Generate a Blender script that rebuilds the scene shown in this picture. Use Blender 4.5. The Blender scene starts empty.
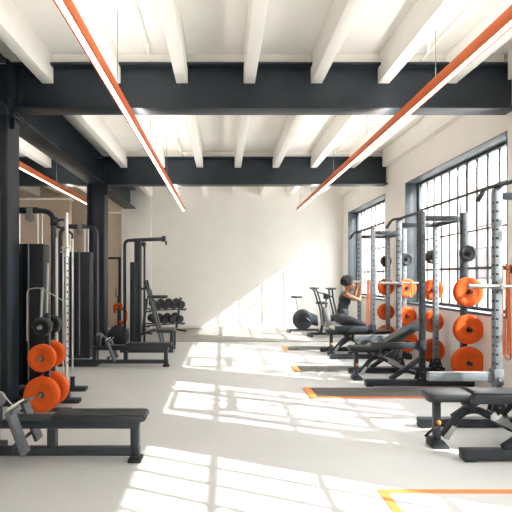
import bpy, bmesh, math, random
from mathutils import Vector, Matrix, Euler, Quaternion
random.seed(7)
SC = bpy.context.scene
COL = SC.collection
PI = math.pi

# ------------------------------------------------------------------ materials
def mat(name, col, rough=0.5, metal=0.0, noise=0.0, nscale=20.0, bump=0.0, bscale=60.0, spec=0.5, coat=0.0):
    m = bpy.data.materials.new(name); m.use_nodes = True
    nt = m.node_tree; b = nt.nodes['Principled BSDF']
    b.inputs['Base Color'].default_value = (*col, 1)
    b.inputs['Roughness'].default_value = rough
    b.inputs['Metallic'].default_value = metal
    b.inputs['Specular IOR Level'].default_value = spec
    b.inputs['Coat Weight'].default_value = coat
    if noise or bump:
        tc = nt.nodes.new('ShaderNodeTexCoord')
    if noise:
        n = nt.nodes.new('ShaderNodeTexNoise'); n.inputs['Scale'].default_value = nscale; n.inputs['Detail'].default_value = 6
        r = nt.nodes.new('ShaderNodeValToRGB')
        r.color_ramp.elements[0].position = 0.3; r.color_ramp.elements[1].position = 0.7
        r.color_ramp.elements[0].color = (*[c * (1 - noise) for c in col], 1)
        r.color_ramp.elements[1].color = (*[min(1, c * (1 + noise)) for c in col], 1)
        nt.links.new(tc.outputs['Object'], n.inputs['Vector'])
        nt.links.new(n.outputs['Fac'], r.inputs['Fac'])
        nt.links.new(r.outputs['Color'], b.inputs['Base Color'])
    if bump:
        n2 = nt.nodes.new('ShaderNodeTexNoise'); n2.inputs['Scale'].default_value = bscale; n2.inputs['Detail'].default_value = 4
        bp = nt.nodes.new('ShaderNodeBump'); bp.inputs['Strength'].default_value = bump; bp.inputs['Distance'].default_value = 0.01
        nt.links.new(tc.outputs['Object'], n2.inputs['Vector'])
        nt.links.new(n2.outputs['Fac'], bp.inputs['Height'])
        nt.links.new(bp.outputs['Normal'], b.inputs['Normal'])
    return m

def emit_mat(name, col, s):
    m = bpy.data.materials.new(name); m.use_nodes = True
    b = m.node_tree.nodes['Principled BSDF']
    b.inputs['Base Color'].default_value = (*col, 1)
    b.inputs['Emission Color'].default_value = (*col, 1)
    b.inputs['Emission Strength'].default_value = s
    return m

def glass_mat(name):
    m = bpy.data.materials.new(name); m.use_nodes = True
    nt = m.node_tree; nt.nodes.remove(nt.nodes['Principled BSDF'])
    out = nt.nodes['Material Output']
    t = nt.nodes.new('ShaderNodeBsdfTransparent'); t.inputs['Color'].default_value = (0.94, 0.96, 0.96, 1)
    g = nt.nodes.new('ShaderNodeBsdfGlossy'); g.inputs['Roughness'].default_value = 0.03
    mx = nt.nodes.new('ShaderNodeMixShader'); mx.inputs['Fac'].default_value = 0.05
    nt.links.new(t.outputs[0], mx.inputs[1]); nt.links.new(g.outputs[0], mx.inputs[2])
    nt.links.new(mx.outputs[0], out.inputs['Surface'])
    return m

def brick_mat(name, a, b_, mortar, scale):
    m = bpy.data.materials.new(name); m.use_nodes = True
    nt = m.node_tree; b = nt.nodes['Principled BSDF']; b.inputs['Roughness'].default_value = 0.9
    tc = nt.nodes.new('ShaderNodeTexCoord'); mp = nt.nodes.new('ShaderNodeMapping')
    mp.inputs['Rotation'].default_value = (PI/2, 0, 0)
    br = nt.nodes.new('ShaderNodeTexBrick'); br.inputs['Scale'].default_value = scale
    br.inputs['Color1'].default_value = (*a, 1); br.inputs['Color2'].default_value = (*b_, 1); br.inputs['Mortar'].default_value = (*mortar, 1)
    nt.links.new(tc.outputs['Object'], mp.inputs['Vector']); nt.links.new(mp.outputs['Vector'], br.inputs['Vector'])
    nt.links.new(br.outputs['Color'], b.inputs['Base Color'])
    return m

M = dict(
    wall=mat('cream_plaster', (0.865, 0.848, 0.81), 0.85, noise=0.025, nscale=1.6, bump=0.12, bscale=9),
    ceil=mat('cream_ceiling_paint', (0.89, 0.87, 0.825), 0.85, noise=0.03, nscale=2.2, bump=0.15, bscale=11),
    tan=mat('tan_plaster', (0.60, 0.49, 0.385), 0.85, noise=0.04, nscale=2.0, bump=0.1, bscale=9),
    floor=mat('pale_epoxy_floor', (0.555, 0.55, 0.537), 0.5, noise=0.035, nscale=0.9, bump=0.03, bscale=18, spec=0.4),
    steel=mat('charcoal_steel_paint', (0.017, 0.026, 0.036), 0.45, noise=0.12, nscale=5, spec=0.45),
    frame=mat('dark_machine_paint', (0.021, 0.028, 0.036), 0.42, noise=0.10, nscale=8),
    shroud=mat('shroud_panel', (0.017, 0.021, 0.028), 0.38),
    silver=mat('silver_grey_paint', (0.20, 0.222, 0.245), 0.38, metal=0.1, noise=0.08, nscale=9),
    bright=mat('zinc_plate', (0.42, 0.42, 0.41), 0.4, metal=0.3),
    chrome=mat('brushed_steel', (0.62, 0.61, 0.59), 0.28, metal=0.85),
    vinyl=mat('black_vinyl', (0.025, 0.028, 0.032), 0.45, bump=0.08, bscale=140),
    rubber=mat('black_rubber', (0.016, 0.017, 0.019), 0.55, bump=0.05, bscale=120),
    hole=mat('hole_dark', (0.006, 0.006, 0.007), 0.8),
    orange=mat('orange_rubber', (0.72, 0.10, 0.011), 0.65, spec=0.25, noise=0.08, nscale=14, bump=0.05, bscale=90),
    tape=mat('orange_tape', (0.83, 0.23, 0.05), 0.6, noise=0.06, nscale=10),
    band=mat('pale_orange_rubber', (0.85, 0.25, 0.075), 0.6),
    lampo=mat('orange_lamp_paint', (0.80, 0.17, 0.045), 0.5),
    glow=emit_mat('lamp_glow', (1.0, 0.95, 0.87), 2.8),
    added_uplight=emit_mat('added_ceiling_fill', (1.0, 0.98, 0.94), 6.0),  # added upward glow that brightens the ceiling, not a known lamp part
    mat=mat('grey_rubber_flooring', (0.36, 0.335, 0.31), 0.6, noise=0.12, nscale=3.5, bump=0.06, bscale=120),
    plat=mat('dark_rubber_platform', (0.085, 0.078, 0.072), 0.6, noise=0.15, nscale=9, bump=0.06, bscale=120),
    winf=mat('window_steel_paint', (0.06, 0.071, 0.083), 0.5, noise=0.06, nscale=9),
    glass=glass_mat('window_glass'),
    grey=mat('grey_plastic', (0.22, 0.22, 0.22), 0.5),
    footp=mat('worn_footplate', (0.085, 0.097, 0.108), 0.5, noise=0.25, nscale=26, bump=0.1, bscale=80),
    skin=mat('brown_skin', (0.42, 0.19, 0.10), 0.5, noise=0.05, nscale=14),
    hair=mat('black_hair', (0.012, 0.010, 0.009), 0.75, bump=0.9, bscale=60),
    cloth=mat('charcoal_sportswear', (0.030, 0.035, 0.045), 0.7, noise=0.1, nscale=30),
    shoe=mat('pale_shoe', (0.62, 0.58, 0.54), 0.6),
    white=mat('eye_white', (0.75, 0.73, 0.70), 0.4),
    lips=mat('lips', (0.30, 0.09, 0.07), 0.5),
    brick=brick_mat('pale_brick', (0.66, 0.42, 0.32), (0.58, 0.36, 0.27), (0.70, 0.62, 0.55), 1.6),
    street=mat('pale_paving', (0.42, 0.41, 0.39), 0.9, noise=0.06, nscale=0.6),
    roof=mat('pale_render', (0.62, 0.60, 0.57), 0.9, noise=0.04, nscale=1.5),
)

# ------------------------------------------------------------------ mesh builder
def fillet(pts, r, n=6):
    pts = [Vector(p) for p in pts]; out = [pts[0]]
    for i in range(1, len(pts) - 1):
        a, b, c = pts[i-1], pts[i], pts[i+1]
        u = (a - b); v = (c - b); d = min(r, u.length * 0.49, v.length * 0.49)
        p, q = b + u.normalized() * d, b + v.normalized() * d
        for k in range(n + 1):
            t = k / n
            out.append(p * (1-t)**2 + b * 2*t*(1-t) + q * t*t)
    out.append(pts[-1]); return out

class MB:
    def __init__(s): s.bm = bmesh.new(); s.mi = 0
    def _faces(s, before, smooth=False, mi=None):
        for f in s.bm.faces:
            if f not in before:
                f.material_index = s.mi if mi is None else mi; f.smooth = True
    def _merge(s, tmp, mtx, mi=None):
        vm = {}
        for v in tmp.verts: vm[v] = s.bm.verts.new(mtx @ v.co)
        for f in tmp.faces:
            try:
                nf = s.bm.faces.new([vm[v] for v in f.verts]); nf.smooth = True; nf.material_index = s.mi if mi is None else mi
            except ValueError: pass
        tmp.free()
    def box(s, lo, hi, bev=0.0, seg=2, mtx=None, mi=None):
        lo, hi = Vector(lo), Vector(hi)
        t = bmesh.new(); bmesh.ops.create_cube(t, size=1)
        d = hi - lo
        for v in t.verts: v.co = Vector((v.co.x*d.x, v.co.y*d.y, v.co.z*d.z)) + (lo+hi)/2
        if bev > 0:
            bmesh.ops.bevel(t, geom=t.edges[:], offset=min(bev, 0.49*min(abs(d.x), abs(d.y), abs(d.z))), segments=seg, affect='EDGES', profile=0.5)
        s._merge(t, mtx or Matrix(), mi); return s
    def bar(s, p0, p1, w, h, bev=0.004, up=(0, 0, 1), mi=None, seg=2):
        """rectangular section between two points; h along up, w across"""
        p0, p1 = Vector(p0), Vector(p1); z = (p1 - p0); L = z.length; z.normalize()
        u = Vector(up); 
        if abs(u.dot(z)) > 0.98: u = Vector((0, 1, 0))
        x = u.cross(z).normalized(); y = z.cross(x)
        m = Matrix((x, y, z)).transposed().to_4x4(); m.translation = p0
        return s.box((-w/2, -h/2, 0), (w/2, h/2, L), bev, seg, m, mi)
    def tube(s, pts, r, seg=12, mi=None, caps=True):
        pts = [Vector(p) for p in pts]; n = len(pts)
        rs = r if isinstance(r, (list, tuple)) else [r]*n
        tg = [(pts[min(i+1, n-1)] - pts[max(i-1, 0)]).normalized() for i in range(n)]
        a = Vector((0, 0, 1)) if abs(tg[0].z) < 0.9 else Vector((1, 0, 0))
        nrm = (a - tg[0]*a.dot(tg[0])).normalized(); rings = []
        for i in range(n):
            if i: 
                q = tg[i-1].rotation_difference(tg[i]); nrm = (q @ nrm); nrm = (nrm - tg[i]*nrm.dot(tg[i])).normalized()
            b = tg[i].cross(nrm)
            rings.append([s.bm.verts.new(pts[i] + (nrm*math.cos(2*PI*k/seg) + b*math.sin(2*PI*k/seg))*rs[i]) for k in range(seg)])
        m = s.mi if mi is None else mi
        for i in range(n-1):
            for k in range(seg):
                f = s.bm.faces.new((rings[i][k], rings[i][(k+1) % seg], rings[i+1][(k+1) % seg], rings[i+1][k])); f.smooth = True; f.material_index = m
        if caps:
            for rg in (rings[0][::-1], rings[-1]):
                f = s.bm.faces.new(rg); f.material_index = m; f.smooth = True
        return s
    def cyl(s, p0, p1, r, seg=20, mi=None): return s.tube([p0, p1], r, seg, mi)
    def lathe(s, prof, origin, axis, seg=40, mi=None, closed=True):
        """prof: (radius, along) pairs; closed ring if the first and last join"""
        ax = Vector(axis).normalized(); a = Vector((0, 0, 1)) if abs(ax.z) < 0.9 else Vector((1, 0, 0))
        u = (a - ax*a.dot(ax)).normalized(); v = ax.cross(u); o = Vector(origin); m = s.mi if mi is None else mi
        rings = []
        for (r, t) in prof:
            if r < 1e-6: rings.append([s.bm.verts.new(o + ax*t)])
            else: rings.append([s.bm.verts.new(o + ax*t + (u*math.cos(2*PI*k/seg) + v*math.sin(2*PI*k/seg))*r) for k in range(seg)])
        pairs = list(zip(rings, rings[1:])) + ([(rings[-1], rings[0])] if closed else [])
        for A, B in pairs:
            for k in range(seg):
                k2 = (k+1) % seg
                if len(A) == 1 and len(B) == 1: continue
                vs = [A[0], B[k2], B[k]] if len(A) == 1 else ([A[k], A[k2], B[0]] if len(B) == 1 else [A[k], A[k2], B[k2], B[k]])
                f = s.bm.faces.new(vs); f.smooth = True; f.material_index = m
        return s
    def prism(s, poly, d0, d1, axis='y', bev=0.0, mi=None):
        """poly in the plane across axis: 'y' -> (x,z), 'x' -> (y,z), 'z' -> (x,y)"""
        t = bmesh.new()
        P = {'y': lambda a, b, d: (a, d, b), 'x': lambda a, b, d: (d, a, b), 'z': lambda a, b, d: (a, b, d)}[axis]
        A = [t.verts.new(P(a, b, d0)) for a, b in poly]; B = [t.verts.new(P(a, b, d1)) for a, b in poly]
        n = len(poly); t.faces.new(A); t.faces.new(B[::-1])
        for i in range(n): t.faces.new((A[i], B[i], B[(i+1) % n], A[(i+1) % n]))
        bmesh.ops.recalc_face_normals(t, faces=t.faces[:])
        if bev: bmesh.ops.bevel(t, geom=t.edges[:], offset=bev, segments=2, affect='EDGES', profile=0.5)
        s._merge(t, Matrix(), mi); return s
    def ball(s, c, r, seg=20, rings=14, mi=None, mtx=None):
        rx, ry, rz = (r, r, r) if not isinstance(r, (tuple, list)) else r
        t = bmesh.new(); bmesh.ops.create_uvsphere(t, u_segments=seg, v_segments=rings, radius=1)
        m = Matrix.Translation(c) @ (mtx or Matrix()) @ Matrix.Diagonal((rx, ry, rz, 1))
        s._merge(t, m, mi); return s
    def build(s, name, mats, parent=None, ang=35):
        bmesh.ops.recalc_face_normals(s.bm, faces=s.bm.faces[:])
        me = bpy.data.meshes.new(name); s.bm.to_mesh(me); s.bm.free()
        for m in (mats if isinstance(mats, (list, tuple)) else [mats]): me.materials.append(m)
        me.set_sharp_from_angle(angle=math.radians(ang))
        o = bpy.data.objects.new(name, me); COL.objects.link(o)
        if parent: o.parent = parent
        return o

def tag(o, label=None, cat=None, group=None, kind=None):
    if label: o['label'] = label
    if cat: o['category'] = cat
    if group: o['group'] = group
    if kind: o['kind'] = kind
    return o
def thing(name, label, cat, loc=(0, 0, 0), rz=0, group=None):
    o = bpy.data.objects.new(name, None); COL.objects.link(o); o.empty_display_size = 0.1
    o.location = loc; o.rotation_euler = (0, 0, rz)
    return tag(o, label, cat, group)
def struct(name, mb, m, parent=None, label=None):
    o = mb.build(name, m, parent)
    if not parent: o['kind'] = 'structure'
    if label: o['label'] = label
    return o
def dup(o, loc=None, label=None, parent=None):
    kids = [c for c in bpy.data.objects if c.parent == o]
    c = o.copy(); COL.objects.link(c)
    if parent: c.parent = parent
    if loc is not None: c.location = loc
    if label: c['label'] = label
    for k in kids: dup(k, parent=c)
    return c

# ------------------------------------------------------------------ the setting
XR, XO = 3.73, 4.18          # right wall: inner and outer plane
XL, YB, YF = -6.4, 13.97, -5.0
ZC = 4.46
struct('floor', MB().box((XL-.2, YF, -.12), (XO, YB+.3, 0)), M['floor'])
struct('ceiling', MB().box((XL-.2, YF, ZC), (XO, YB+.3, ZC+.15)), M['ceil'])
struct('wall_back', MB().box((-2.22, YB, 0), (XO, YB+.3, ZC)), M['wall'])
struct('wall_back_pier', MB().box((-3.13, YB-.10, 0), (-2.225, YB+.3, ZC), 0.01), M['wall'])
struct('wall_left', MB().box((XL-.2, YF, 0), (XL, YB+.3, ZC)), M['wall'])
struct('wall_front', MB().box((XL, YF-.2, 0), (XO, YF, ZC)), M['wall'])
# aisle back wall with the doorway cut through it
DX0, DX1, DZ = -3.95, -3.17, 2.22
struct('wall_aisle_back', MB().box((XL, YB, 0), (DX0, YB+.3, ZC)).box((DX0, YB, DZ), (-3.135, YB+.3, ZC)).box((DX1, YB, 0), (-3.135, YB+.3, DZ)), M['tan'])
struct('wall_aisle_partition', MB().box((XL, 12.5, 0), (-4.27, 12.7, 3.74)), M['tan'])
struct('trim_1', MB().box((XL, 12.44, 3.74), (-4.23, 12.74, 3.79), 0.008), M['wall'])
struct('trim_2', MB().box((-4.25, YB-.05, 3.56), (-3.14, YB, 3.62), 0.008), M['wall'])
d = thing('door_1', None, None); d['kind'] = 'structure'
MB().box((DX0, YB-.04, 0), (DX0+.07, YB+.1, DZ), .005).box((DX1-.07, YB-.04, 0), (DX1, YB+.1, DZ), .005).box((DX0, YB-.04, DZ-.07), (DX1, YB+.1, DZ), .005).build('door_frame', M['steel'], d)
MB().box((DX0+.07, YB+.04, .01), (DX1-.07, YB+.08, DZ-.07)).build('door_leaf', M['tan'], d)
MB().tube(fillet([(DX1-.15, YB+.04, 1.0), (DX1-.15, YB-.03, 1.0), (DX1-.15, YB-.03, 1.22), (DX1-.15, YB+.04, 1.22)], .02), .011).build('door_handle', M['steel'], d)
struct('baseboard_back', MB().box((-2.22, YB-.015, 0), (XR, YB, .09), .004), M['wall'])

WIN = [  # y0, y1, number of panes, which bar is thick
    (10.36, 13.40, 10, 5), (5.90, 9.20, 11, 6), (3.20, 5.02, 6, None), (0.10, 2.38, 7, None), (-4.2, -1.1, 10, 5)]
SILL, HEAD = 1.08, 3.52
w = MB(); edges = [YF] + [v for a in reversed(WIN) for v in (a[0], a[1])] + [YB+.3]
for i in range(0, len(edges), 2): w.box((XR, edges[i], 0), (XO, edges[i+1], ZC))
for y0, y1, n, k in WIN:
    w.box((XR, y0, 0), (XO, y1, SILL)); w.box((XR, y0, HEAD), (XO, y1, ZC))
struct('wall_right', w, M['wall'])
struct('trim_3', MB().box((XR-.13, YF, 4.09), (XR, 5.69, ZC), .006).box((XR-.13, 5.96, 4.09), (XR, 10.17, ZC), .006).box((XR-.13, 10.45, 4.09), (XR, YB, ZC), .006), M['ceil'])
for i, (y0, y1, n, thick) in enumerate(WIN):
    win = thing('window_%d' % (i+1), None, None); win['kind'] = 'structure'
    x0, x1 = 3.98, 4.06; f = .055
    MB().box((x0, y0, SILL), (x1, y0+f, HEAD), .004).box((x0, y1-f, SILL), (x1, y1, HEAD), .004).box((x0, y0+f, SILL), (x1, y1-f, SILL+f), .004).box((x0, y0+f, HEAD-f), (x1, y1-f, HEAD), .004).build('window_frame', M['winf'], win)
    g = MB(); step = (y1 - y0 - 2*f) / n
    for k in range(1, n):
        yy = y1 - f - k*step; hw = .028 if k == thick else .018
        g.box((x0+.026, yy-hw, SILL+f), (x1-.026, yy+hw, HEAD-f), .003)
    for z, hh in ((2.955, .022), (2.34, .013), (1.74, .022)):
        g.box((x0+.022, y0+f, z-hh), (x1-.022, y1-f, z+hh), .003)
    g.build('glazing_bar', M['winf'], win)
    MB().box((4.017, y0+f, SILL+f), (4.023, y1-f, HEAD-f)).build('window_pane', M['glass'], win)
    MB().box((XR-.02, y0-.0, SILL-.03), (x0, y1, SILL+.006), .004).build('window_sill', M['winf'], win)
    # the steel lining of the reveal
    MB().box((XR-.008, y0, HEAD-.012), (x0, y1, HEAD), .002).box((XR-.008, y0, SILL), (x0, y0+.012, HEAD-.012), .002).box((XR-.008, y1-.012, SILL), (x0, y1, HEAD-.012), .002).build('reveal_lining', M['winf'], win)

# joists and blocking
JX = [-2.265 - .868*k for k in range(4, 0, -1)] + [-2.265 + .868*k for k in range(7)]
for x in JX:
    struct('ceiling_joist_beam', MB().box((x-.074, YF, 4.10), (x+.074, YB, ZC), .008), M['ceil'])
for yb in (5.70, 10.17):
    prev = XL
    for x in JX + [XR-.05]:
        if x-.074 - prev > .1:
            struct('ceiling_blocking_beam', MB().box((prev, yb+.07, 4.335), (x-.074, yb+.2, ZC), .006), M['ceil'])
        prev = x+.074
# steel I-beams along X with riveted end cleats
def ibeam_x(yf, yr, z0, z1, xa, xb):
    t = .028; c = (yf+yr)/2
    m = MB().box((xa, yf, z0), (xb, yr, z0+t), .003).box((xa, yf, z1-t), (xb, yr, z1), .003).box((xa, c-.012, z0+t), (xb, c+.012, z1-t))
    return m
CX0, CX1 = -3.07, -2.68
def cleats(m, x, yf, yc, z0, z1):
    for s in (1,):
        m.box((x, yf+.02, z0+.03), (x+.015, yc, z1-.03), .002)
        m.box((x, yc-.03, z0+.03), (x+.09, yc-.012, z1-.03), .002)
        for k in range(5):
            for dx in (.03, .065): m.cyl((x+dx, yc-.045, z0+.09+k*.1), (x+dx, yc-.03, z0+.09+k*.1), .011, 8)
for yf, yr, lab in ((5.70, 5.95, 'near'), (10.18, 10.44, 'far')):
    m = ibeam_x(yf, yr, 3.74 if lab == 'near' else 3.70, 4.325, CX1, XR); cleats(m, CX1, yf, (yf+yr)/2, 3.75, 4.32)
    struct('steel_beam', m, M['steel'])
    struct('steel_beam', ibeam_x(yf, yr, 3.74 if lab == 'near' else 3.70, 4.325, XL, CX0), M['steel'])
def ibeam_y(x0, x1, z0, z1, ya, yb):
    t = .028; c = (x0+x1)/2
    return MB().box((x0, ya, z0), (x1, yb, z0+t), .003).box((x0, ya, z1-t), (x1, yb, z1), .003).box((c-.012, ya, z0+t), (c+.012, yb, z1-t))
for ya, yb in ((YF, 5.62), (5.98, 10.12), (10.52, YB)):
    struct('steel_beam', ibeam_y(CX0+.02, CX1-.005, 3.70, 4.30, ya, yb), M['steel'])
def column(yn, yf):
    m = MB().box((CX1-.028, yn, 0), (CX1, yf, 4.32), .003).box((CX0, yn, 0), (CX0+.028, yf, 4.32), .003)
    yc = (yn+yf)/2
    m.box((CX0+.028, yc-.012, 0), (CX1-.028, yc+.012, 4.32))
    m.box((CX0-.05, yn-.05, 0), (CX1+.05, yf+.05, .022), .003)
    for z in (3.62, 3.68): 
        m.box((CX1, yn+.02, z-.012), (CX1+.075, yf-.02, z+.006), .002)
    m.box((CX1, yn+.06, 3.46), (CX1+.06, yn+.075, 3.66), .002)
    for k in range(6):
        for yy in (yn+.05, yf-.05): m.cyl((CX1, yy, 3.78+k*.09), (CX1+.012, yy, 3.78+k*.09), .011, 8)
    return m
struct('steel_column', column(5.60, 5.92), M['steel'])
struct('steel_column', column(10.14, 10.52), M['steel'])

# conduits under the slab
for x, ya, yb, lab in ((2.52, -1, 13.9, 'thin cream conduit pipe under the ceiling above the window-side lamp'), (-.93, -1, 13.9, 'thin cream conduit pipe under the ceiling above the lamp near the columns')):
    t = thing('conduit_pipe', lab, 'pipe', (x, 0, 4.35), 0)
    MB().cyl((0, ya, 0), (0, yb, 0), .011, 8).build('pipe', M['ceil'], t)
    for k in range(8): 
        MB().box((-.02, ya+.8+k*1.9, -.012), (.02, ya+.83+k*1.9, .11), .003).build('pipe_clip', M['ceil'], t)

# pendant strip lights
def strip_light(x, z, ya, yb, wires, label):
    t = thing('pendant_strip_light', label, 'lamp', (x, 0, z), 0, 'orange strip lights hung from the joists')
    h, w_ = .105, .078
    m = MB().box((-w_/2, ya, .012), (w_/2, yb, h), .003)
    m.box((-w_/2, ya, 0), (-w_/2+.017, yb, .02), .001).box((w_/2-.017, ya, 0), (w_/2, yb, .02), .001)
    m.box((-w_/2, ya, 0), (w_/2, ya+.006, h), .001).box((-w_/2, yb-.006, 0), (w_/2, yb, h), .001)
    m.build('housing', M['lampo'], t)
    MB().box((-w_/2+.017, ya+.006, .001), (w_/2-.017, yb-.006, .013)).build('diffuser', M['glow'], t)
    MB().box((-w_/2+.014, ya+.01, h), (w_/2-.014, yb-.01, h+.004)).build('added_top_glow', M['added_uplight'], t)  # unseen glowing strip added on top to lift the ceiling's brightness
    for y in wires:
        MB().cyl((0, y, h), (0, y, ZC - z), .0035, 6).cyl((0, y, h), (0, y, h+.03), .009, 8).build('suspension_wire', M['grey'], t)
W = (.4, 2.5, 4.57, 6.75, 8.8, 11.0, 12.6)
strip_light(2.16, 3.50, .2, 12.95, W, 'orange strip light hung nearest the windows, over the racks')
strip_light(-1.13, 3.50, .2, 12.95, [y+.25 for y in W[:-1]], 'orange strip light hung over the open floor, beside the columns')
strip_light(-3.55, 3.50, 2.0, 13.0, [3.0, 5.2, 7.4, 9.6, 12.0], 'orange strip light hung in the side aisle behind the columns')

# wall vent in the aisle
t = thing('wall_vent', 'small flat vent high on the tan aisle wall behind the column', 'vent', (-3.95, YB, 3.78))
MB().box((-.22, -.018, -.05), (.22, -.002, .05), .004).build('vent_frame', M['tan'], t)
v = MB()
for k in range(5): v.box((-.2, -.024, -.036+k*.016), (.2, -.018, -.03+k*.016))
v.build('vent_slat', M['tan'], t)

# outside
struct('street_ground', MB().box((-40, -30, -.6), (60, 80, -.13)), M['street'])
t = thing('brick_building', 'pale brick building standing outside beyond the windows', 'building', (0, 0, -.13))
MB().box((8.2, 27, 0), (14.0, 50, 10.5)).build('wall', M['brick'], t)
MB().box((8.1, 26.9, 10.5), (14.1, 50.1, 10.8), .02).build('roof_parapet', M['roof'], t)

t = thing('facade_building', 'long pale building across the street seen faintly through the windows', 'building', (0, 0, -.13))
MB().box((18, -30, 0), (26, 70, 9.2)).build('wall', M['roof'], t)
MB().box((17.85, -30.1, 9.2), (26.1, 70.1, 9.5), .02).build('roof_parapet', M['roof'], t)
for k in range(16):
    for z in (1.6, 5.2):
        o = MB().box((17.93, -14+k*4, z), (18.02, -12+k*4, z+2.2)).build('window', M['winf'], t)
        MB().box((17.92, -13.9+k*4, z+.1), (17.94, -12.1+k*4, z+2.1)).build('pane', M['silver'], o)
# ------------------------------------------------------------------ floor coverings
tag(MB().box((-3.7, 11.08, 0.0), (XR-.03, YB-.03, .014), .004).build('rubber_mat', M['mat']),
    'wide grey rubber mat along the back wall under the bikes and the dumbbell rack', 'mat')
def platform(x, y0, y1, x1, label, near_line):
    t = thing('platform_mat', label, 'mat', (x, y0, 0), 0, 'dark strip mats on the floor beside the racks')
    D = y1 - y0; L = x1 - x
    MB().box((.105, .03 if near_line else 0, 0), (L, D, .014), .003).build('rubber_strip', M['plat'], t)
    b = MB().box((0, 0, 0), (.10, D, .015), .002)
    if near_line: b.box((.10, 0, 0), (L, .028, .015), .002)
    b.build('orange_border', M['tape'], t)
platform(1.15, 5.93, 6.46, 3.45, 'dark strip mat with orange edge beside the middle rack, nearest of three', True)
platform(1.21, 7.60, 8.02, 3.45, 'dark strip mat with orange end between the middle rack and the farthest rack', False)
platform(1.33, 9.82, 10.30, 3.45, 'dark strip mat with orange end beyond the kneeling person, farthest of three', False)
tag(MB().box((1.155, 1.2, 0), (1.225, 3.385, .003)).box((1.225, 3.325, 0), (3.65, 3.385, .003)).box((3.58, 1.2, 0), (3.65, 3.325, .003)).build('floor_tape', M['tape']),
    'orange tape outline stuck on the pale floor in front of the nearest rack', 'tape')

# ------------------------------------------------------------------ weight plates
def plate_mesh(name, R, th, bore, m, hubm, label, loc, group, axis_y=1):
    """disc with its axis along Y, centre at the origin"""
    t = thing(name, label, 'weight plate', loc, 0, group)
    h = th/2; q = .10*th
    p = [(bore+.012, -h+q), (R*.60, -h+q), (R*.64, -h+.3*q), (R*.68, -h), (R-.012, -h), (R-.003, -h+.008), (R, -h+.018),
         (R, h-.018), (R-.003, h-.008), (R-.012, h), (R*.68, h), (R*.64, h-.3*q), (R*.60, h-q), (bore+.012, h-q)]
    MB().lathe(p, (0, 0, 0), (0, 1, 0), 48).build('disc', m, t, 50)
    MB().lathe([(bore, -h-.004), (bore+.009, -h-.004), (bore+.012, -h+q*.8), (bore+.012, h-q*.8), (bore+.009, h+.004), (bore, h+.004)], (0, 0, 0), (0, 1, 0), 24).build('hub', hubm, t)
    return t
PL = {}
def plate(kind, loc, label, group):
    R, th = {'big': (.212, .075), 'xl': (.240, .075), 'mid': (.182, .065), 'low': (.205, .065), 'small': (.122, .055), 'left_mid': (.162, .075), 'left_big': (.206, .085), 'left_black': (.112, .115)}[kind]
    if kind not in PL:
        blk = kind in ('small', 'left_black')
        PL[kind] = plate_mesh('weight_plate', R, th, .026, M['rubber'] if blk else M['orange'], M['frame'], label, loc, group)
        return PL[kind]
    o = dup(PL[kind], loc, label); o['group'] = group
    return o

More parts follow.
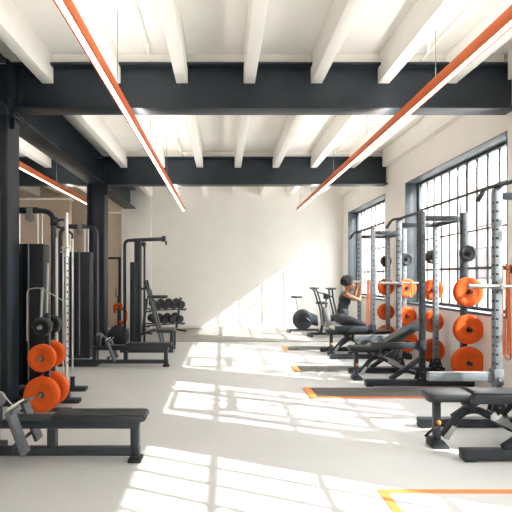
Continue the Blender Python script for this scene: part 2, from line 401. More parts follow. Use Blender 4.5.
# ------------------------------------------------------------------ power racks
RX = 2.92; RD = .61; RW = .87
def upright(x, y, m, parent, holes):
    b = MB().box((x-.038, y-.038, .03), (x+.038, y+.038, 2.53), .005)
    for k in range(23):
        z = .30 + k*.095
        if holes: 
            b.box((x-.034, y-.0392, z-.011), (x-.004, y-.0375, z+.011), mi=1)
            b.box((x-.0392, y-.012, z-.012), (x-.0375, y+.012, z+.012), mi=1)
        else:
            b.cyl((x, y-.0392, z), (x, y-.0375, z), .012, 10, mi=1)
    b.box((x-.04, y-.04, 2.53), (x+.04, y+.04, 2.54), .003)
    o = b.build('upright', [m, M['hole']], parent)
    if m is M['silver']: o['label'] = 'silver grey upright'
    return o
def make_rack(label, loc):
    t = thing('power_rack', label, 'rack', loc, 0, 'power racks along the window wall')
    F, S = M['frame'], M['silver']
    upright(0, 0, F, t, False); upright(RD, 0, F, t, False); upright(0, RW, S, t, True); upright(RD, RW, S, t, False)
    for y, m in ((0, F), (RW, F)):
        b = MB().box((-.84, y-.045, .014), (RD+.14, y+.045, .10), .006)
        for x in (-.80, RD+.06): b.box((x-.03, y-.05, 0), (x+.07, y+.05, .016), .003)
        b.build('base_rail', m, t)
        MB().bar((-.47, y, .10), (-.03, y, .40), .06, .065, .005, up=(0, 1, 0)).build('brace', m, t)
        for x in (0, RD):
            for yy, yb in ((y-.052, y-.060), (y+.044, y+.060)):
                g = MB().prism([(x-.10, .085), (x+.10, .085), (x+.05, .26), (x-.05, .26)], yy, yy+.008, 'y')
                for dx, z in ((-.05, .13), (.05, .13), (0, .22)): g.cyl((x+dx, yb, z), (x+dx, yb+(.008 if yb < y else -.008), z), .014, 8, mi=1)
                g.build('gusset', [m, M['grey']], t)
        MB().bar((.038, y, 2.46), (RD-.038, y, 2.46), .05, .075, .005).build('top_rail', F, t)
    MB().bar((RD, .038, 2.46), (RD, RW-.038, 2.46), .05, .075, .005, up=(0, 0, 1)).build('rear_crossmember', F, t)
    MB().bar((RD, .046, .057), (RD, RW-.046, .057), .05, .075, .005).build('rear_crossmember', F, t)
    MB().tube(fillet([(-.19, RW+.02, 2.42), (-.11, RW+.02, 2.555), (0, RW-.02, 2.565), (0, 0, 2.565)], .05), .021).box((-.03, -.03, 2.54), (.03, .03, 2.56)).box((-.03, RW-.06, 2.54), (.03, RW+.0, 2.56)).build('pull_up_bar', M['frame'], t)
    MB().tube([(-.195, RW+.02, 2.412), (-.13, RW+.02, 2.525)], .024).build('bar_grip', M['rubber'], t)
    # low safety arms, one on each front upright
    for y, m in ((0, F), (RW, S)):
        b = MB().box((-.74, y-.03, .545), (-.045, y+.03, .625), .006)
        b.box((-.05, y-.055, .51), (.045, y-.040, .67), .003).box((-.05, y+.040, .51), (.045, y+.055, .67), .003).box((-.055, y-.055, .51), (-.040, y+.055, .67), .003)
        b.cyl((.0, y-.085, .57), (.0, y-.055, .57), .028, 14)
        o = b.build('safety_arm', m, t)
        MB().box((-.735, y-.028, .625), (-.08, y+.028, .638), .004).build('arm_pad', M['grey'] if m is S else M['rubber'], o)
    # a bar laid in hooks on the far pair of uprights
    MB().tube([(-.34, RW-.075, 1.50), (.0, RW-.075, 1.50)], .024).tube([(0, RW-.075, 1.50), (.36, RW-.075, 1.50)], .016).cyl((-.015, RW-.075, 1.50), (.0, RW-.075, 1.50), .034).build('steel_bar', M['chrome'], t)
    for x in (0,):
        MB().prism([(RW-.11, 1.47), (RW-.04, 1.44), (RW-.038, 1.56), (RW-.05, 1.56), (RW-.05, 1.477), (RW-.10, 1.477), (RW-.10, 1.52), (RW-.11, 1.52)], x-.02, x+.02, 'x').build('bar_hook', M['grey'], t)
    for y in (0, RW):
        for z in (1.385, .845, .36, 1.94):
            q = -1 if y == 0 else 1
            MB().cyl((RD, y+q*.038, z), (RD, y+q*.215, z), .022).cyl((RD, y+q*.038, z), (RD, y+q*.048, z), .045).build('plate_horn', M['frame'], t)
    return t
racks = [(3.93, 'nearest'), (6.60, 'middle'), (8.77, 'farthest')]
r0 = make_rack('power rack with charcoal near posts, middle of the three along the windows', (RX, 6.60, 0))
r1 = dup(r0, (RX, 3.93, 0), 'power rack nearest the camera, over the foremost bench, cut by the picture edge')
for c in bpy.data.objects:
    if c.parent == r1 and c.name.startswith('safety_arm'): c.location.z -= .05
r3 = dup(r0, (RX, 8.77, 0), 'power rack farthest along the windows, beside the kneeling person')
for c in [c for c in bpy.data.objects if c.parent == r3 and c.name.startswith('upright')]:
    if c.data.materials[0] is M['frame']:
        c.data = c.data.copy(); c.data.materials[0] = M['silver']; c['label'] = 'silver grey upright'

for y0, nm, sizes in ((6.60, 'middle', ('big', 'xl')), (8.77, 'farthest', ('mid', 'low'))):
    for dy, post in ((0, 'near'), (RW, 'far')):
        a, b = sizes if dy == 0 else ('mid', 'low')
        for z, k, nth in ((1.94, 'small', 'small black weight plate on the top horn'), (1.385, a, 'orange weight plate on the upper horn'), (.845, a, 'orange weight plate on the middle horn'), (.36, b, 'orange weight plate on the bottom horn')):
            plate(k, (RX+RD, y0+dy+(.116 if dy else -.116), z), '%s of the %s rack, %s rear post' % (nth, nm, post), 'weight plates on the rack posts')

# ------------------------------------------------------------------ benches
def bench(label, loc, back=0.0):
    """x runs from the seat's free end to the back's top"""
    t = thing('adjustable_bench', label, 'bench', loc, 0, 'adjustable benches inside the racks')
    zt = .525
    MB().prism([(.0, -.09), (.03, -.115), (.40, -.13), (.40, .13), (.03, .115), (.0, .09)], zt-.075, zt, 'z', .02).build('seat', M['vinyl'], t)
    MB().box((.03, -.05, zt-.10), (.40, .05, zt-.072), .004).build('seat_plate', M['frame'], t)
    bk = thing('backrest', None, None, (.44, 0, zt-.08)); bk.parent = t; bk.rotation_euler = (0, -back, 0)
    MB().box((0, -.135, .01), (.86, .135, .085), .022, 3).build('back_pad', M['vinyl'], bk)
    MB().box((.02, -.05, -.035), (.80, .05, .012), .004).box((-.004, -.125, -.02), (.006, .125, .06), .002).build('back_frame', M['frame'], bk)
    # front post and foot
    MB().box((.085, -.03, .05), (.145, .03, zt-.10), .005).build('seat_post', M['frame'], t)
    MB().prism([(.05, 0), (.20, 0), (.20, .02), (.15, .075), (.07, .075), (.05, .04)], -.085, .085, 'y', .006).build('front_foot', M['frame'], t)
    # arched spine
    MB().tube(fillet([(.17, 0, .09), (.36, 0, .33), (.50, 0, .35), (.86, 0, .15), (1.20, 0, .055)], .07), .036, 12).build('spine', M['frame'], t)
    MB().box((1.14, -.26, .0), (1.23, .26, .06), .006).build('rear_foot', M['frame'], t)
    for y in (-.25, .25): MB().cyl((1.19, y-.02, .065), (1.19, y+.02, .065), .04).build('wheel', M['rubber'], t)
    # toothed adjusting plates
    for s in (-1, 1):
        q = [(.16, .10), (.25, .21), (.28, .19), (.21, .07)]
        MB().prism(q, s*.042-.004, s*.042+.004, 'y').build('adjusting_plate', M['bright'], t)
        q2 = [(.60, .305), (.64, .335), (.67, .30), (.70, .315), (.73, .275), (.76, .28), (.79, .235), (.83, .22), (.80, .17), (.60, .265)]
        MB().prism(q2, s*.045-.004, s*.045+.004, 'y').build('ladder_plate', M['bright'], t)
    MB().tube(fillet([(.44, -.05, zt-.10), (.40, -.05, .40), (.44, -.05, .34)], .03), .016).cyl((.41, -.065, .40), (.41, .065, .40), .035).cyl((.44, -.06, .45), (.44, .06, .45), .025).build('pivot', M['frame'], t)
    if back: 
        MB().bar((.70, 0, .26), (.44 + .5*math.cos(back), 0, zt-.09+.5*math.sin(back)), .04, .04, .004).build('back_prop', M['frame'], t)
    else:
        MB().bar((.70, 0, .26), (.86, 0, zt-.10), .04, .04, .004).build('back_prop', M['frame'], t)
    MB().ball((.115, -.045, .235), (.022, .022, .022)).cyl((.115, -.04, .235), (.115, -.02, .235), .012).build('pop_pin', M['tape'], t)
    MB().tube(fillet([(.10, -.045, .20), (.03, -.06, .16), (-.02, -.06, .11)], .03), .012).build('handle', M['rubber'], t)
    return t
bench('black adjustable bench laid flat in the nearest rack, orange pin on its post', (1.905, 4.26, 0))
bench('black adjustable bench with its backrest tilted up in the middle rack', (1.97, 7.05, 0), math.radians(30))
bench('black flat bench under the kneeling person in the farthest rack', (2.10, 9.22, 0))

# ------------------------------------------------------------------ hanging bands
def band(x, y, z, L, wd, along, label, group, name='hanging_band', sag=.0):
    """long closed rubber loop hung over a peg; along = (dx, dy) direction of its width"""
    pts = []; n = 10; a = Vector((along[0], along[1], 0)); r1 = wd/2
    for k in range(n+1):
        th = PI*k/n; pts.append(Vector((x, y, z)) + a*(-math.cos(th)*r1*.45) + Vector((0, 0, math.sin(th)*r1*.45)))
    for k in range(n+1):
        th = PI*k/n; pts.append(Vector((x, y, z-L)) + a*(math.cos(th)*r1) - Vector((0, 0, math.sin(th)*r1)))
    b = MB(); P = pts + pts[:2]
    nrm = Vector((-a.y, a.x, 0)); rings = []
    for i, p in enumerate(pts):
        tg = (pts[(i+1) % len(pts)] - pts[i-1]).normalized(); out = tg.cross(nrm).normalized()
        rings.append([b.bm.verts.new(p + nrm*u + out*v) for u, v in ((-.008, -.004), (.008, -.004), (.008, .004), (-.008, .004))])
    for i in range(len(rings)):
        A, B = rings[i], rings[(i+1) % len(rings)]
        for k in range(4):
            f = b.bm.faces.new((A[k], A[(k+1) % 4], B[(k+1) % 4], B[k])); f.smooth = True
    return tag(b.build(name, M['band']), label, 'exercise band', group)
tag_ = thing('wall_hook', 'dark wall hook holding orange bands beside the near window', 'hook', (XR, 5.76, 1.70))
MB().box((-.012, -.09, -.05), (0, .09, .05), .003).build('hook_plate', M['frame'], tag_)
MB().cyl((-.012, 0, 0), (-.19, 0, 0), .011, 10).cyl((-.19, 0, 0), (-.197, 0, 0), .024, 12).build('peg', M['frame'], tag_)
for k, (dx, L, wd) in enumerate(((-.04, 1.04, .17), (-.085, 1.12, .12), (-.13, 1.0, .20), (-.165, 1.08, .08))):
    band(XR+dx, 5.76, 1.70+.012+.006, L, wd, (0, 1), 'orange exercise band among those hanging on the wall hook', 'orange bands on the wall hook')
for k, (x, L, wd) in enumerate(((3.07, .94, .10), (3.11, 1.0, .12), (3.15, .90, .10))):
    band(x, 8.77+RW-.075, 1.50+.017, L, wd, (0, 1), 'orange exercise band among those hung over the bar of the farthest rack', 'orange bands on the farthest rack')
for k, (x, L, wd) in enumerate(((3.10, .20, .10),)):
    band(x, 6.60+RW-.075, 1.50+.017, L, wd, (0, 1), 'short orange exercise band looped over the bar of the middle rack', 'orange band on the middle rack')

# ------------------------------------------------------------------ cable row machine (tower and low bench)
def cable_tower(t, x0, x1, y, depth=.26, zt=2.51, rods=True):
    """arch, shroud, rods, pulleys between x0 and x1, at depth y..y+depth"""
    yc = y + depth/2
    MB().tube(fillet([(x0, yc, .02), (x0, yc, zt), (x1, yc, zt), (x1, yc, .02)], .17, 8), .036, 14).build('arch_tube', M['frame'], t)
    MB().box((x0+.10, y, .14), (x0+.10+.20, y+depth, 2.05), .008).box((x0+.10+.21, y+.02, .14), (x1-.10, y+depth, 2.05), .008).build('shroud', M['shroud'], t)
    for xx in (x0+.17, x0+.22, x1-.16, x1-.22):
        MB().cyl((xx, yc, 2.05), (xx, yc, zt-.03), .011, 10).build('guide_rod', M['chrome'], t)
    MB().lathe([(.0, -.03), (.055, -.03), (.06, -.02), (.048, 0), (.06, .02), (.055, .03), (0, .03)], ((x0+x1)/2+.03, yc-.02, zt-.09), (0, 1, 0), 20, closed=False).box(((x0+x1)/2-.01, yc-.055, zt-.13), ((x0+x1)/2+.07, yc+.02, zt+.035), .006).build('pulley', M['grey'], t)
    MB().box((x0+.12, yc-.04, zt-.035), (x1-.20, yc+.04, zt+.045), .006).build('top_plate', M['frame'], t)
    for xx in (x0+.20, (x0+x1)/2+.06): 
        MB().cyl((xx, y-.012, .2), (xx, y-.012, 2.05), .009, 8).build('trim_rod', M['grey'], t)
    MB().box((x0-.04, y-.02, 0), (x1+.04, y+depth+.02, .09), .006).build('tower_base', M['frame'], t)

def row_machine(label, loc):
    t = thing('cable_row_machine', label, 'exercise machine', loc, 0, 'low cable row machines')
    F = M['frame']
    # frame: y from 0 (front) to .2
    MB().box((-1.42, .0, .29), (-.07, .08, .355), .006).build('seat_rail', F, t)
    MB().box((-2.02, .0, .055), (-.07, .08, .122), .006).build('floor_rail', F, t)
    for xa, xb in ((-.145, -.075), (-.865, -.795), (-1.42, -1.35)):
        MB().box((xa, .0, .120 if xa < -.2 else .03), (xb, .08, .292), .005).build('leg', F, t)
    MB().box((-.165, -.02, 0), (-.05, .12, .028), .005).box((-.15, -.01, .028), (-.068, .09, .052), .004).build('foot', M['rubber'], t)
    MB().prism([(-.83, .352), (-.04, .352), (-.012, .366), (-.004, .388), (-.012, .412), (-.04, .422), (-.80, .422), (-.83, .400)], -.03, .17, 'y', .012).build('seat_pad', M['vinyl'], t)
    MB().box((-1.20, -.01, .353), (-.832, .15, .378), .006).build('slide_cover', F, t)
    for y, dx, dz in ((-.12, 0, 0), (.22, -.03, .0)):
        m = Matrix.Translation((-1.06+dx, y, .300+dz)) @ Euler((0, math.radians(-21), 0)).to_matrix().to_4x4()
        MB().box((-.016, -.065, -.19), (.016, .065, .19), .006, mtx=m).box((-.016, -.065, .165), (.060, .065, .192), .006, mtx=m).build('foot_plate', M['footp'], t)
    MB().cyl((-1.085, -.20, .19), (-1.085, .30, .19), .016, 10).cyl((-1.085, -.205, .19), (-1.085, -.175, .19), .026, 10).build('cross_rod', F, t)
    MB().lathe([(0, -.02), (.06, -.02), (.065, -.012), (.05, 0), (.065, .012), (.06, .02), (0, .02)], (-1.30, .04, .54), (0, 1, 0), 20, closed=False).build('pulley', M['grey'], t)
    MB().box((-1.35, .0, .35), (-1.28, .08, .56), .006).build('pulley_post', F, t)
    MB().tube([(-1.28, .04, .60), (-1.15, -.02, .50)], .005, 8).tube([(-1.15, -.12, .49), (-1.14, .16, .50)], .010, 8).build('cable_handle', M['chrome'], t)
    cable_tower(t, -2.04, -1.38, .02)
    return t
rm = row_machine('cable row machine with a long black seat, beside the second column', (-.91, 8.02, 0))
dup(rm, (-.655, 3.88, 0), 'cable row machine with a long black seat nearest the camera, foot plates at its end')

# ------------------------------------------------------------------ cable tower behind the near column
t = thing('cable_tower', 'tall black cable tower with chrome columns behind the near steel column', 'exercise machine', (0, 0, 0))
cable_tower(t, -3.02, -2.33, 6.06)
for ya, yb, xr in ((5.68, 5.80, -1.82), (6.27, 6.41, -1.92)):
    MB().box((-2.62, ya, .0), (xr, yb, .055), .008).build('foot', M['frame'], t)
MB().box((-2.62, 5.80, .0), (-2.50, 6.27, .05), .006).build('foot_bridge', M['frame'], t)
for x, y, ztop, r in ((-2.25, 6.33, 2.02, .011), (-2.0, 5.75, 2.42, .023), (-2.13, 5.76, 2.10, .013), (-2.12, 6.34, 2.20, .012)):
    MB().cyl((x, y, .04), (x, y, ztop), r, 14).build('chrome_column', M['chrome'], t)
    MB().cyl((x, y, .05), (x, y, .20), r+.02, 14).build('column_boot', M['frame'], t)
MB().cyl((-2.0, 5.75, 1.86), (-2.0, 5.75, 2.0), .036, 14).box((-2.05, 5.70, 1.96), (-1.95, 5.80, 1.985), .004).cyl((-2.06, 5.71, 1.92), (-1.98, 5.71, 1.92), .012, 8).build('slide_collar', M['chrome'], t)
b = MB()
for k in range(16): b.box((-1.987, 5.727, .5+k*.09), (-1.975, 5.735, .52+k*.09))
b.build('column_notch', M['hole'], t)
MB().tube(fillet([(-2.33, 6.19, 2.36), (-2.10, 5.9, 2.36), (-2.0, 5.75, 2.32)], .08), .022).box((-2.36, 6.14, 2.30), (-2.26, 6.24, 2.42), .006).build('column_tie', M['frame'], t)
MB().tube([(-2.12, 6.34, 2.14), (-2.12, 6.34, 2.2), (-2.2, 6.26, 2.28), (-2.36, 6.19, 2.30)], .018).build('rear_tie', M['frame'], t)
MB().tube(fillet([(-2.60, 5.97, .75), (-2.60, 5.97, 1.44), (-2.42, 5.97, 1.46), (-2.06, 5.97, 1.25)], .07), .007, 8).build('cable', M['chrome'], t)
MB().tube([(-2.43, 5.98, .85), (-2.40, 5.98, 1.46)], .018).build('hanging_bar', M['chrome'], t)
MB().tube([(-2.35, 5.99, .75), (-2.33, 5.99, 1.78)], .012).build('hanging_bar', M['chrome'], t)
MB().tube([(-2.09, 5.90, .60), (-2.05, 5.90, 1.82)], .012).build('hanging_bar', M['chrome'], t)

# plate storage post
t = thing('plate_storage_post', 'dark post with horns holding orange plates in front of the cable tower', 'plate rack', (-2.10, 5.375, 0))
MB().box((-.032, -.03, .03), (.032, .03, 1.16), .005).box((-.035, -.033, 1.16), (.035, .033, 1.172), .004).build('post', M['frame'], t)
MB().box((-.30, -.05, 0), (.28, .05, .032), .005).build('base', M['frame'], t)
for z in (.236, .66, 1.02):
    MB().cyl((0, -.25, z), (0, .25, z), .022, 14).cyl((0, -.045, z), (0, -.035, z), .036).cyl((0, .035, z), (0, .045, z), .036).build('plate_horn', M['chrome'], t)
for kind, z, nm in (('left_black', 1.02, 'small black weight plate on the top horn'), ('left_mid', .66, 'medium orange weight plate on the middle horn'), ('left_big', .236, 'large orange weight plate on the bottom horn')):
    for y, sd in ((5.225, 'front'), (5.525, 'rear')):
        plate(kind, (-2.10, y, z), '%s of the storage post, %s side' % (nm, sd), 'weight plates on the storage post')

# ------------------------------------------------------------------ pulldown and dip station
t = thing('pulldown_dip_station', 'tall black pulldown and dip machine with a long top bar, beside the second column', 'exercise machine', (0, 9.6, 0))
F = M['frame']
MB().tube(fillet([(-2.14, .2, .05), (-2.14, .2, 2.40), (-1.90, .2, 2.40)], .17, 8), .034, 14).build('arch_tube', F, t)
MB().box((-1.99, .02, .05), (-1.86, .34, 1.92), .008).build('shroud', M['shroud'], t)
MB().box((-1.92, .12, .05), (-1.78, .28, 2.40), .008).build('main_post', F, t)
MB().cyl((-1.71, .2, .1), (-1.71, .2, 2.36), .024, 12).build('guide_rod', F, t)
MB().bar((-1.95, .2, 2.40), (-1.26, .2, 2.43), .08, .075, .006).build('top_bar', F, t)
MB().box((-1.33, .15, 2.37), (-1.25, .25, 2.49), .006).cyl((-1.24, .2, 2.38), (-1.24, .2, 2.30), .022).build('bar_end', F, t)
MB().tube([(-1.74, .16, 2.34), (-1.70, .16, 2.18), (-1.71, .16, 1.3)], .016).cyl((-1.72, .12, 2.31), (-1.72, .20, 2.31), .05).build('cable', M['rubber'], t)
for y in (.02, .30):
    MB().bar((-1.61, y, 1.33), (-1.30, y, .14), .05, .085, .005, up=(0, 1, 0)).build('leaning_rail', M['footp'], t)
    MB().cyl((-1.62, y, 1.32), (-1.67, y, 1.53), .022).build('dip_handle', M['rubber'], t)
MB().bar((-1.88, .16, 1.33), (-1.60, .16, 1.36), .06, .05, .005).build('arm_link', F, t)
MB().cyl((-1.62, .02, 1.17), (-1.22, .02, 1.17), .03).cyl((-1.62, .30, 1.17), (-1.22, .30, 1.17), .03).build('arm_pad', M['vinyl'], t)
for y in (-.06, .42):
    MB().box((-2.18, y-.04, 0), (-1.06, y+.04, .08), .006).build('floor_rail', F, t)
MB().box((-1.42, -.10, .42), (-1.04, .46, .48), .012).build('knee_pad', M['vinyl'], t)
for y in (-.06, .42): MB().box((-1.12, y-.035, .08), (-1.05, y+.035, .42), .005).build('leg', F, t)
MB().box((-2.18, -.06, .05), (-2.10, .42, .13), .005).box((-1.94, -.06, .05), (-1.80, .42, .11), .005).build('crossmember', F, t)
MB().bar((-2.0, .1, .30), (-1.45, .1, .46), .05, .05, .005).build('seat_support', F, t)

# ball and orange loop by the second column
t = tag(MB().lathe([(.25*math.sin(PI*k/20), -.25*math.cos(PI*k/20)) for k in range(21)], (0, 0, 0), (.2, -.5, .8), 36, closed=False).build('exercise_ball', M['rubber'], None, 60), 'round black exercise ball on the floor behind the second column', 'ball')
t.location = (-2.40, 10.33, .25)
t = thing('hose_stand', 'slim dark stand holding a thick orange loop behind the exercise ball', 'stand', (-2.522, 10.85, 0))
MB().box((-.02, -.02, .02), (.02, .02, 1.15), .004).build('post', F, t)
MB().box((-.16, -.16, 0), (.16, .16, .025), .005).build('base', F, t)
MB().cyl((0, -.02, .845), (0, -.16, .845), .012).cyl((0, -.16, .845), (0, -.166, .845), .02).build('peg', F, t)
o = tag(MB().tube(fillet([(-.15, 0, .86), (-.17, 0, 1.10), (.05, 0, 1.12), (.02, 0, 1.03), (.20, 0, .92), (.19, 0, .62), (.05, 0, .55), (-.02, 0, .60)], .08, 6), .052, 14).build('padded_loop', M['orange'], None), 'thick orange padded loop hung on the slim stand above the black ball', 'exercise loop')
o.location = (-2.47, 10.765, .05); o.scale = (.75, .8, .8)

# ------------------------------------------------------------------ dumbbell rack
RZ = math.radians(38); RL = Vector((-1.70, 12.95, .014)); RM = Matrix.Translation(RL) @ Matrix.Rotation(RZ, 4, 'Z')
t = thing('dumbbell_rack', 'low black two-tier dumbbell rack standing by the back wall', 'dumbbell rack', RL, RZ)
for x in (-.56, .56):
    MB().bar((x, .24, .02), (x, -.02, .98), .05, .06, .005, up=(1, 0, 0)).build('side_post', F, t)
    MB().box((x-.03, -.28, 0), (x+.03, .34, .04), .005).build('foot', F, t)
for z, yy in ((.24, .08), (.66, .0)):
    b = MB()
    for dy in (-.26, -.10): b.bar((-.60, yy+dy, z+(dy+.26)*.25), (.60, yy+dy, z+(dy+.26)*.25), .05, .035, .004)
    for x in (-.58, .56): b.box((x-.018, yy-.27, z-.05), (x+.018, yy+.12, z-.012), .003)
    b.build('tier', F, t)
def dumbbell(label):
    t = thing('dumbbell', label, 'dumbbell', (0, 0, 0), 0, 'black dumbbells on the rack')
    MB().tube([(0, -.07, 0), (0, -.03, 0), (0, .03, 0), (0, .07, 0)], [.015, .018, .018, .015], 12).build('grip', M['chrome'], t)
    for s in (-1, 1):
        MB().lathe([(0, s*.065), (.085, s*.065), (.108, s*.08), (.112, s*.10), (.112, s*.17), (.105, s*.185), (.06, s*.188), (.055, s*.18), (0, s*.18)], (0, 0, 0), (0, 1, 0), 24, closed=False).build('head', M['rubber'], t)
    return t
d0 = None; names = ['end by the pulldown machine', 'second from the pulldown machine', 'second from the back wall end', 'back wall end']
for z, yy, tier in ((.24, .08, 'lower'), (.66, .0, 'upper')):
    for k in range(4):
        lab = 'black dumbbell on the %s tier of the rack, %s' % (tier, names[k])
        if d0 is None: d0 = o = dumbbell(lab)
        else: o = dup(d0, None, lab)
        o.location = RM @ Vector((-.39+k*.26, yy-.18, z+.020+.143)); o.rotation_euler = (math.radians(14), 0, RZ)

# ------------------------------------------------------------------ cardio machines
t = thing('exercise_bike', 'grey and black exercise bike with a round housing by the back wall', 'exercise bike', (2.30, 13.0, .014))
MB().lathe([(0, -.07), (.24, -.07), (.29, -.045), (.30, 0), (.29, .045), (.24, .07), (0, .07)], (0, 0, .36), (0, 1, 0), 40, closed=False).build('flywheel_housing', M['frame'], t)
MB().lathe([(.10, -.085), (.19, -.085), (.19, -.072), (.10, -.072)], (.02, 0, .36), (0, 1, 0), 32).build('housing_ring', M['shroud'], t)
MB().prism([(-.05, .30), (.42, .16), (.45, .22), (.42, .48), (.10, .62), (-.02, .60)], -.05, .05, 'y', .015).build('body_shell', M['frame'], t)
for x in (-.40, .46): MB().cyl((x, -.24, .035), (x, .24, .035), .03).build('floor_bar', M['frame'], t)
MB().bar((-.40, 0, .06), (.46, 0, .06), .06, .05, .005).build('base_rail', M['frame'], t)
MB().bar((-.12, 0, .55), (-.20, 0, .98), .045, .045, .004, up=(0, 1, 0)).build('seat_post', M['chrome'], t)
MB().prism([(-.33, -.10), (-.20, -.11), (-.02, -.025), (-.02, .025), (-.20, .11), (-.33, .10)], .98, 1.04, 'z', .015).build('saddle', M['vinyl'], t)
for s in (-1, 1):
    o = MB().bar((.20, s*.10, .33), (.20+s*.12, s*.10, .33-s*.10), .03, .02, .003, up=(0, 1, 0)).build('crank', M['chrome'], t)
    MB().box((.20+s*.12-.05, s*.16-.045, .33-s*.10-.012), (.20+s*.12+.05, s*.16+.045, .33-s*.10+.012), .004).build('pedal', M['rubber'], o)

t = thing('air_bike', 'black air bike with tall moving arms between the exercise bike and the kneeling person', 'exercise bike', (2.78, 12.05, .014))
MB().lathe([(.05, -.05), (.25, -.05), (.27, -.03), (.27, .03), (.25, .05), (.05, .05)], (.30, 0, .33), (0, 1, 0), 40).build('fan_guard', M['frame'], t)
b = MB()
for k in range(16):
    a = 2*PI*k/16; b.bar((.30+.04*math.cos(a), -.045, .33+.04*math.sin(a)), (.30+.25*math.cos(a), -.045, .33+.25*math.sin(a)), .02, .006, .001, up=(0, 1, 0))
b.build('fan_blade', M['grey'], t)
for x in (-.45, .52): MB().cyl((x, -.27, .035), (x, .27, .035), .032).build('floor_bar', M['frame'], t)
MB().bar((-.45, 0, .07), (.52, 0, .07), .07, .06, .006).build('base_rail', M['frame'], t)
MB().tube(fillet([(-.16, 0, .08), (-.10, 0, .42), (.05, 0, .52), (.26, 0, .55)], .1), .04).build('spine', M['frame'], t)
MB().prism([(-.16, .30), (.02, .22), (.10, .40), (.06, .72), (-.08, .80), (-.16, .66)], -.06, .06, 'y', .02).build('body_shell', M['grey'], t)
MB().bar((-.10, 0, .60), (-.16, 0, .86), .045, .045, .004, up=(0, 1, 0)).build('seat_post', M['chrome'], t)
MB().prism([(-.28, -.11), (-.16, -.12), (.03, -.03), (.03, .03), (-.16, .12), (-.28, .11)], .86, .93, 'z', .02).build('saddle', M['vinyl'], t)
for s in (-1, 1):
    MB().tube(fillet([(-.10, s*.17, .30), (-.14, s*.17, .70), (-.30, s*.19, 1.22), (-.36, s*.21, 1.28)], .08), .024).build('push_arm', M['frame'], t)
    MB().cyl((-.42, s*.21, 1.28), (-.26, s*.21, 1.29), .022).build('arm_grip', M['rubber'], t)
    MB().tube(fillet([(.24, s*.17, .20), (.22, s*.17, .62), (.12, s*.19, 1.02), (.10, s*.20, 1.26)], .15), .024).build('moving_arm', M['frame'], t)
    MB().cyl((.02, s*.20, 1.27), (.20, s*.20, 1.28), .022).build('arm_grip', M['rubber'], t)
    MB().box((.08+s*.12, s*.24-.05, .24-s*.06), (.20+s*.12, s*.24+.05, .265-s*.06), .004).build('pedal', M['rubber'], t)
MB().tube(fillet([(-.28, -.19, 1.18), (-.05, -.16, 1.14), (.12, -.19, 1.05)], .1), .018).build('cross_bar', M['frame'], t)
MB().bar((-.02, 0, .75), (-.02, 0, 1.0), .04, .04, .004).box((-.08, -.11, 1.0), (.03, .11, 1.13), .012).build('console', M['rubber'], t)

# ------------------------------------------------------------------ the person, kneeling on the far bench
def capsule_body(parts, name, m, parent, voxel=.006, loc=None):
    b = MB()
    for p in parts:
        if p[0] == 'c':
            _, pts, rs = p
            P = [Vector(q) for q in pts]; PP, RR = [], []
            for i in range(len(P)-1):
                n = max(2, int((P[i+1]-P[i]).length/.03))
                for k in range(n): 
                    f = k/n; PP.append(P[i].lerp(P[i+1], f)); RR.append(rs[i]*(1-f) + rs[i+1]*f)
            PP.append(P[-1]); RR.append(rs[-1])
            b.tube(PP, RR, 16)
            for q, r in zip(P, rs): b.ball(q, r, 16, 10)
        else:
            b.ball(p[1], p[2], 20, 14, mtx=p[3] if len(p) > 3 else None)
    o = b.build(name, m, parent)
    r = o.modifiers.new('remesh', 'REMESH'); r.mode = 'VOXEL'; r.voxel_size = voxel; r.use_smooth_shade = True
    s = o.modifiers.new('smooth', 'SMOOTH'); s.factor = .5; s.iterations = 4
    return o
PX, PY, PZ = 2.41, 9.22, .533
t = thing('person', 'person with curly black hair in dark sportswear kneeling on the farthest bench, hands raised', 'person', (PX, PY, PZ))
tilt = Matrix.Rotation(math.radians(-12), 4, 'Y')
hip, waist, chest, neck, head = (.02, 0, .25), (.05, 0, .44), (.09, 0, .62), (.125, 0, .77), (.165, 0, .915)
legs = []
for s in (-1, 1):
    legs.append(('c', [(.03, s*.085, .215), (.24, s*.10, .15), (.44, s*.11, .075)], [.098, .082, .060]))
    legs.append(('c', [(.44, s*.11, .066), (.22, s*.105, .058), (.02, s*.10, .048)], [.058, .055, .040]))
torso = [('e', (.0, 0, .235), (.125, .165, .12)), ('e', (.04, 0, .36), (.105, .135, .14)), ('e', (.05, 0, .46), (.098, .125, .14)), ('e', (.085, 0, .60), (.112, .148, .15)), ('e', (.095, 0, .68), (.085, .155, .075))]
arms, fingers = [], []
for s in (-1, 1):
    sh, el, wr = Vector((.095, s*.175, .70)), Vector((.32, s*.20, .60)), Vector((.365, s*.115, .83))
    arms.append(('c', [sh, sh.lerp(el, .4), el], [.052, .045, .036]))
    arms.append(('c', [el, el.lerp(wr, .35), wr], [.036, .037, .025]))
    hd = (wr - el).normalized(); side = Vector((1, 0, -.2)).normalized(); inn = Vector((0, -s, 0))
    palm = wr + hd*.045
    arms.append(('e', palm, (.022, .032, .048), hd.to_track_quat('Z', 'X').to_matrix().to_4x4()))
    for k in range(4):
        lat = Vector((1, 0, 0))*(.026 - .017*k)
        base = palm + hd*.032 + lat; L = (.034, .039, .036, .029)[k]
        k1 = base + (hd*.9 + inn*.35).normalized()*L; k2 = k1 + (hd*.25 + inn).normalized()*L*.75; k3 = k2 + (-hd*.6 + inn*.5).normalized()*L*.6
        fingers.append(('c', [base, k1, k2, k3], [.0095, .009, .0085, .0075]))
    b0 = palm + Vector((.022, 0, 0)) - hd*.015
    fingers.append(('c', [b0, b0 + Vector((.022, -s*.012, 0)) + hd*.022, b0 + Vector((.016, -s*.034, 0)) + hd*.042], [.012, .0105, .009]))
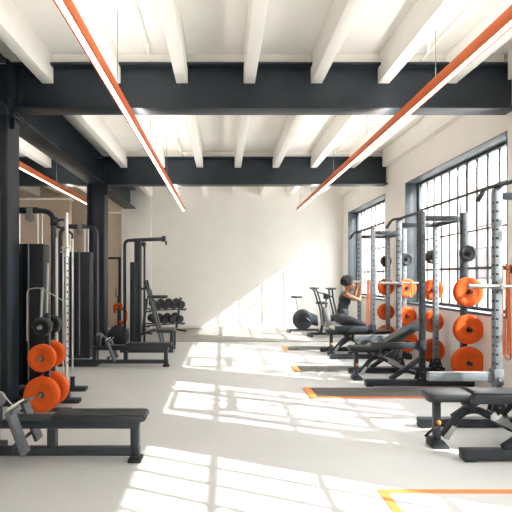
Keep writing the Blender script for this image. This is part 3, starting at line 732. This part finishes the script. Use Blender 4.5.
hm = Matrix.Rotation(math.radians(8), 4, 'Y'); H = Vector(head)
headp = [('e', H, (.098, .076, .118), hm), ('e', H + Vector((.035, 0, -.065)), (.060, .054, .055)), ('e', H + Vector((.100, 0, -.020)), (.016, .014, .024)),
         ('e', H + Vector((.090, 0, -.062)), (.014, .024, .010)), ('e', H + Vector((.075, 0, .025)), (.022, .055, .016)), ('e', H + Vector((.068, 0, -.10)), (.026, .030, .018)),
         ('e', H + Vector((-.005, .078, -.015)), (.020, .009, .032)), ('e', H + Vector((-.005, -.078, -.015)), (.020, .009, .032)),
         ('c', [(.10, 0, .70), neck, H + Vector((-.01, 0, -.07))], [.062, .050, .052])]
feet = []
for s in (-1, 1): feet.append(('c', [(.02, s*.10, .046), (-.10, s*.095, .040), (-.17, s*.09, .032)], [.038, .036, .026]))
body = capsule_body(torso + legs + arms + fingers + headp + feet, 'body', M['skin'], t, .005)
def grow(ps, d): 
    out = []
    for p in ps:
        if p[0] == 'c': out.append(('c', p[1], [r+d for r in p[2]]))
        else: out.append(('e', p[1], tuple(v+d for v in p[2]), *p[3:]))
    return out
straps = [('c', [(.06, s*.085, .66), (.075, s*.085, .745), (.13, s*.080, .70)], [.03, .022, .03]) for s in (-1, 1)]
capsule_body(grow(torso[1:4], .007) + grow(straps, .0), 'tank_top', M['cloth'], t, .008)
capsule_body(grow(legs, .006) + grow(torso[0:2], .009), 'leggings', M['cloth'], t, .008)
for s in (-1, 1):
    capsule_body([('c', [(.0, s*.10, .046), (-.10, s*.095, .042), (-.19, s*.09, .036)], [.046, .044, .034])], 'shoe', M['shoe'], t, .007)
b = MB(); rr = random.Random(3)
for k in range(120):
    a = rr.uniform(0, 2*PI); z = rr.uniform(-.45, 1); q = math.sqrt(1-z*z)
    p = Vector((q*math.cos(a), q*math.sin(a), z))
    if p.x > .55 and p.z < .45: continue
    b.ball(H + Vector((-.035, 0, .055)) + Vector((p.x*.105, p.y*.105, p.z*.105)), rr.uniform(.024, .038), 8, 6)
b.ball(H + Vector((-.035, 0, .07)), (.115, .112, .122), 16, 12)
b.build('hair', M['hair'], t)
for s in (-1, 1):
    e = MB().ball(H + Vector((.086, s*.030, .006)), (.010, .013, .009), 12, 8).build('eye', M['white'], t)
    MB().ball(H + Vector((.0935, s*.030, .006)), (.004, .006, .006), 10, 6).build('iris', M['hair'], e)
MB().ball(H + Vector((.1015, 0, -.060)), (.006, .020, .007), 12, 8).build('lips', M['lips'], t)

# ------------------------------------------------------------------ light
wd = bpy.data.worlds.new('sky'); SC.world = wd; wd.use_nodes = True
bg = wd.node_tree.nodes['Background']
bg.inputs['Color'].default_value = (0.98, 0.985, 1.0, 1); bg.inputs['Strength'].default_value = 4.4
sd = bpy.data.lights.new('sun', 'SUN'); sd.energy = 3.4; sd.color = (1.0, .965, .90); sd.angle = math.radians(0.45)
so = bpy.data.objects.new('sun', sd); COL.objects.link(so); so.location = (12, -5, 9)
so.rotation_euler = Vector((-1, .43, -.72)).to_track_quat('-Z', 'Y').to_euler()

# ------------------------------------------------------------------ camera
cd = bpy.data.cameras.new('camera'); cam = bpy.data.objects.new('camera', cd); COL.objects.link(cam)
cam.location = (0, 0, 1.6); cam.rotation_euler = (PI/2, 0, 0)
cd.sensor_width = 36; cd.lens = 450/512*36; cd.shift_x = (256-223)/512; cd.shift_y = (277-256)/512; cd.clip_end = 300
SC.camera = cam
SC.view_settings.view_transform = 'Standard'; SC.view_settings.look = 'None'
SC.view_settings.gamma = 1.0; SC.view_settings.exposure = 2.2; SC.view_settings.use_curve_mapping = False
SC.cycles.use_denoising = True
SC.cycles.max_bounces = 12; SC.cycles.diffuse_bounces = 8; SC.cycles.transparent_max_bounces = 16
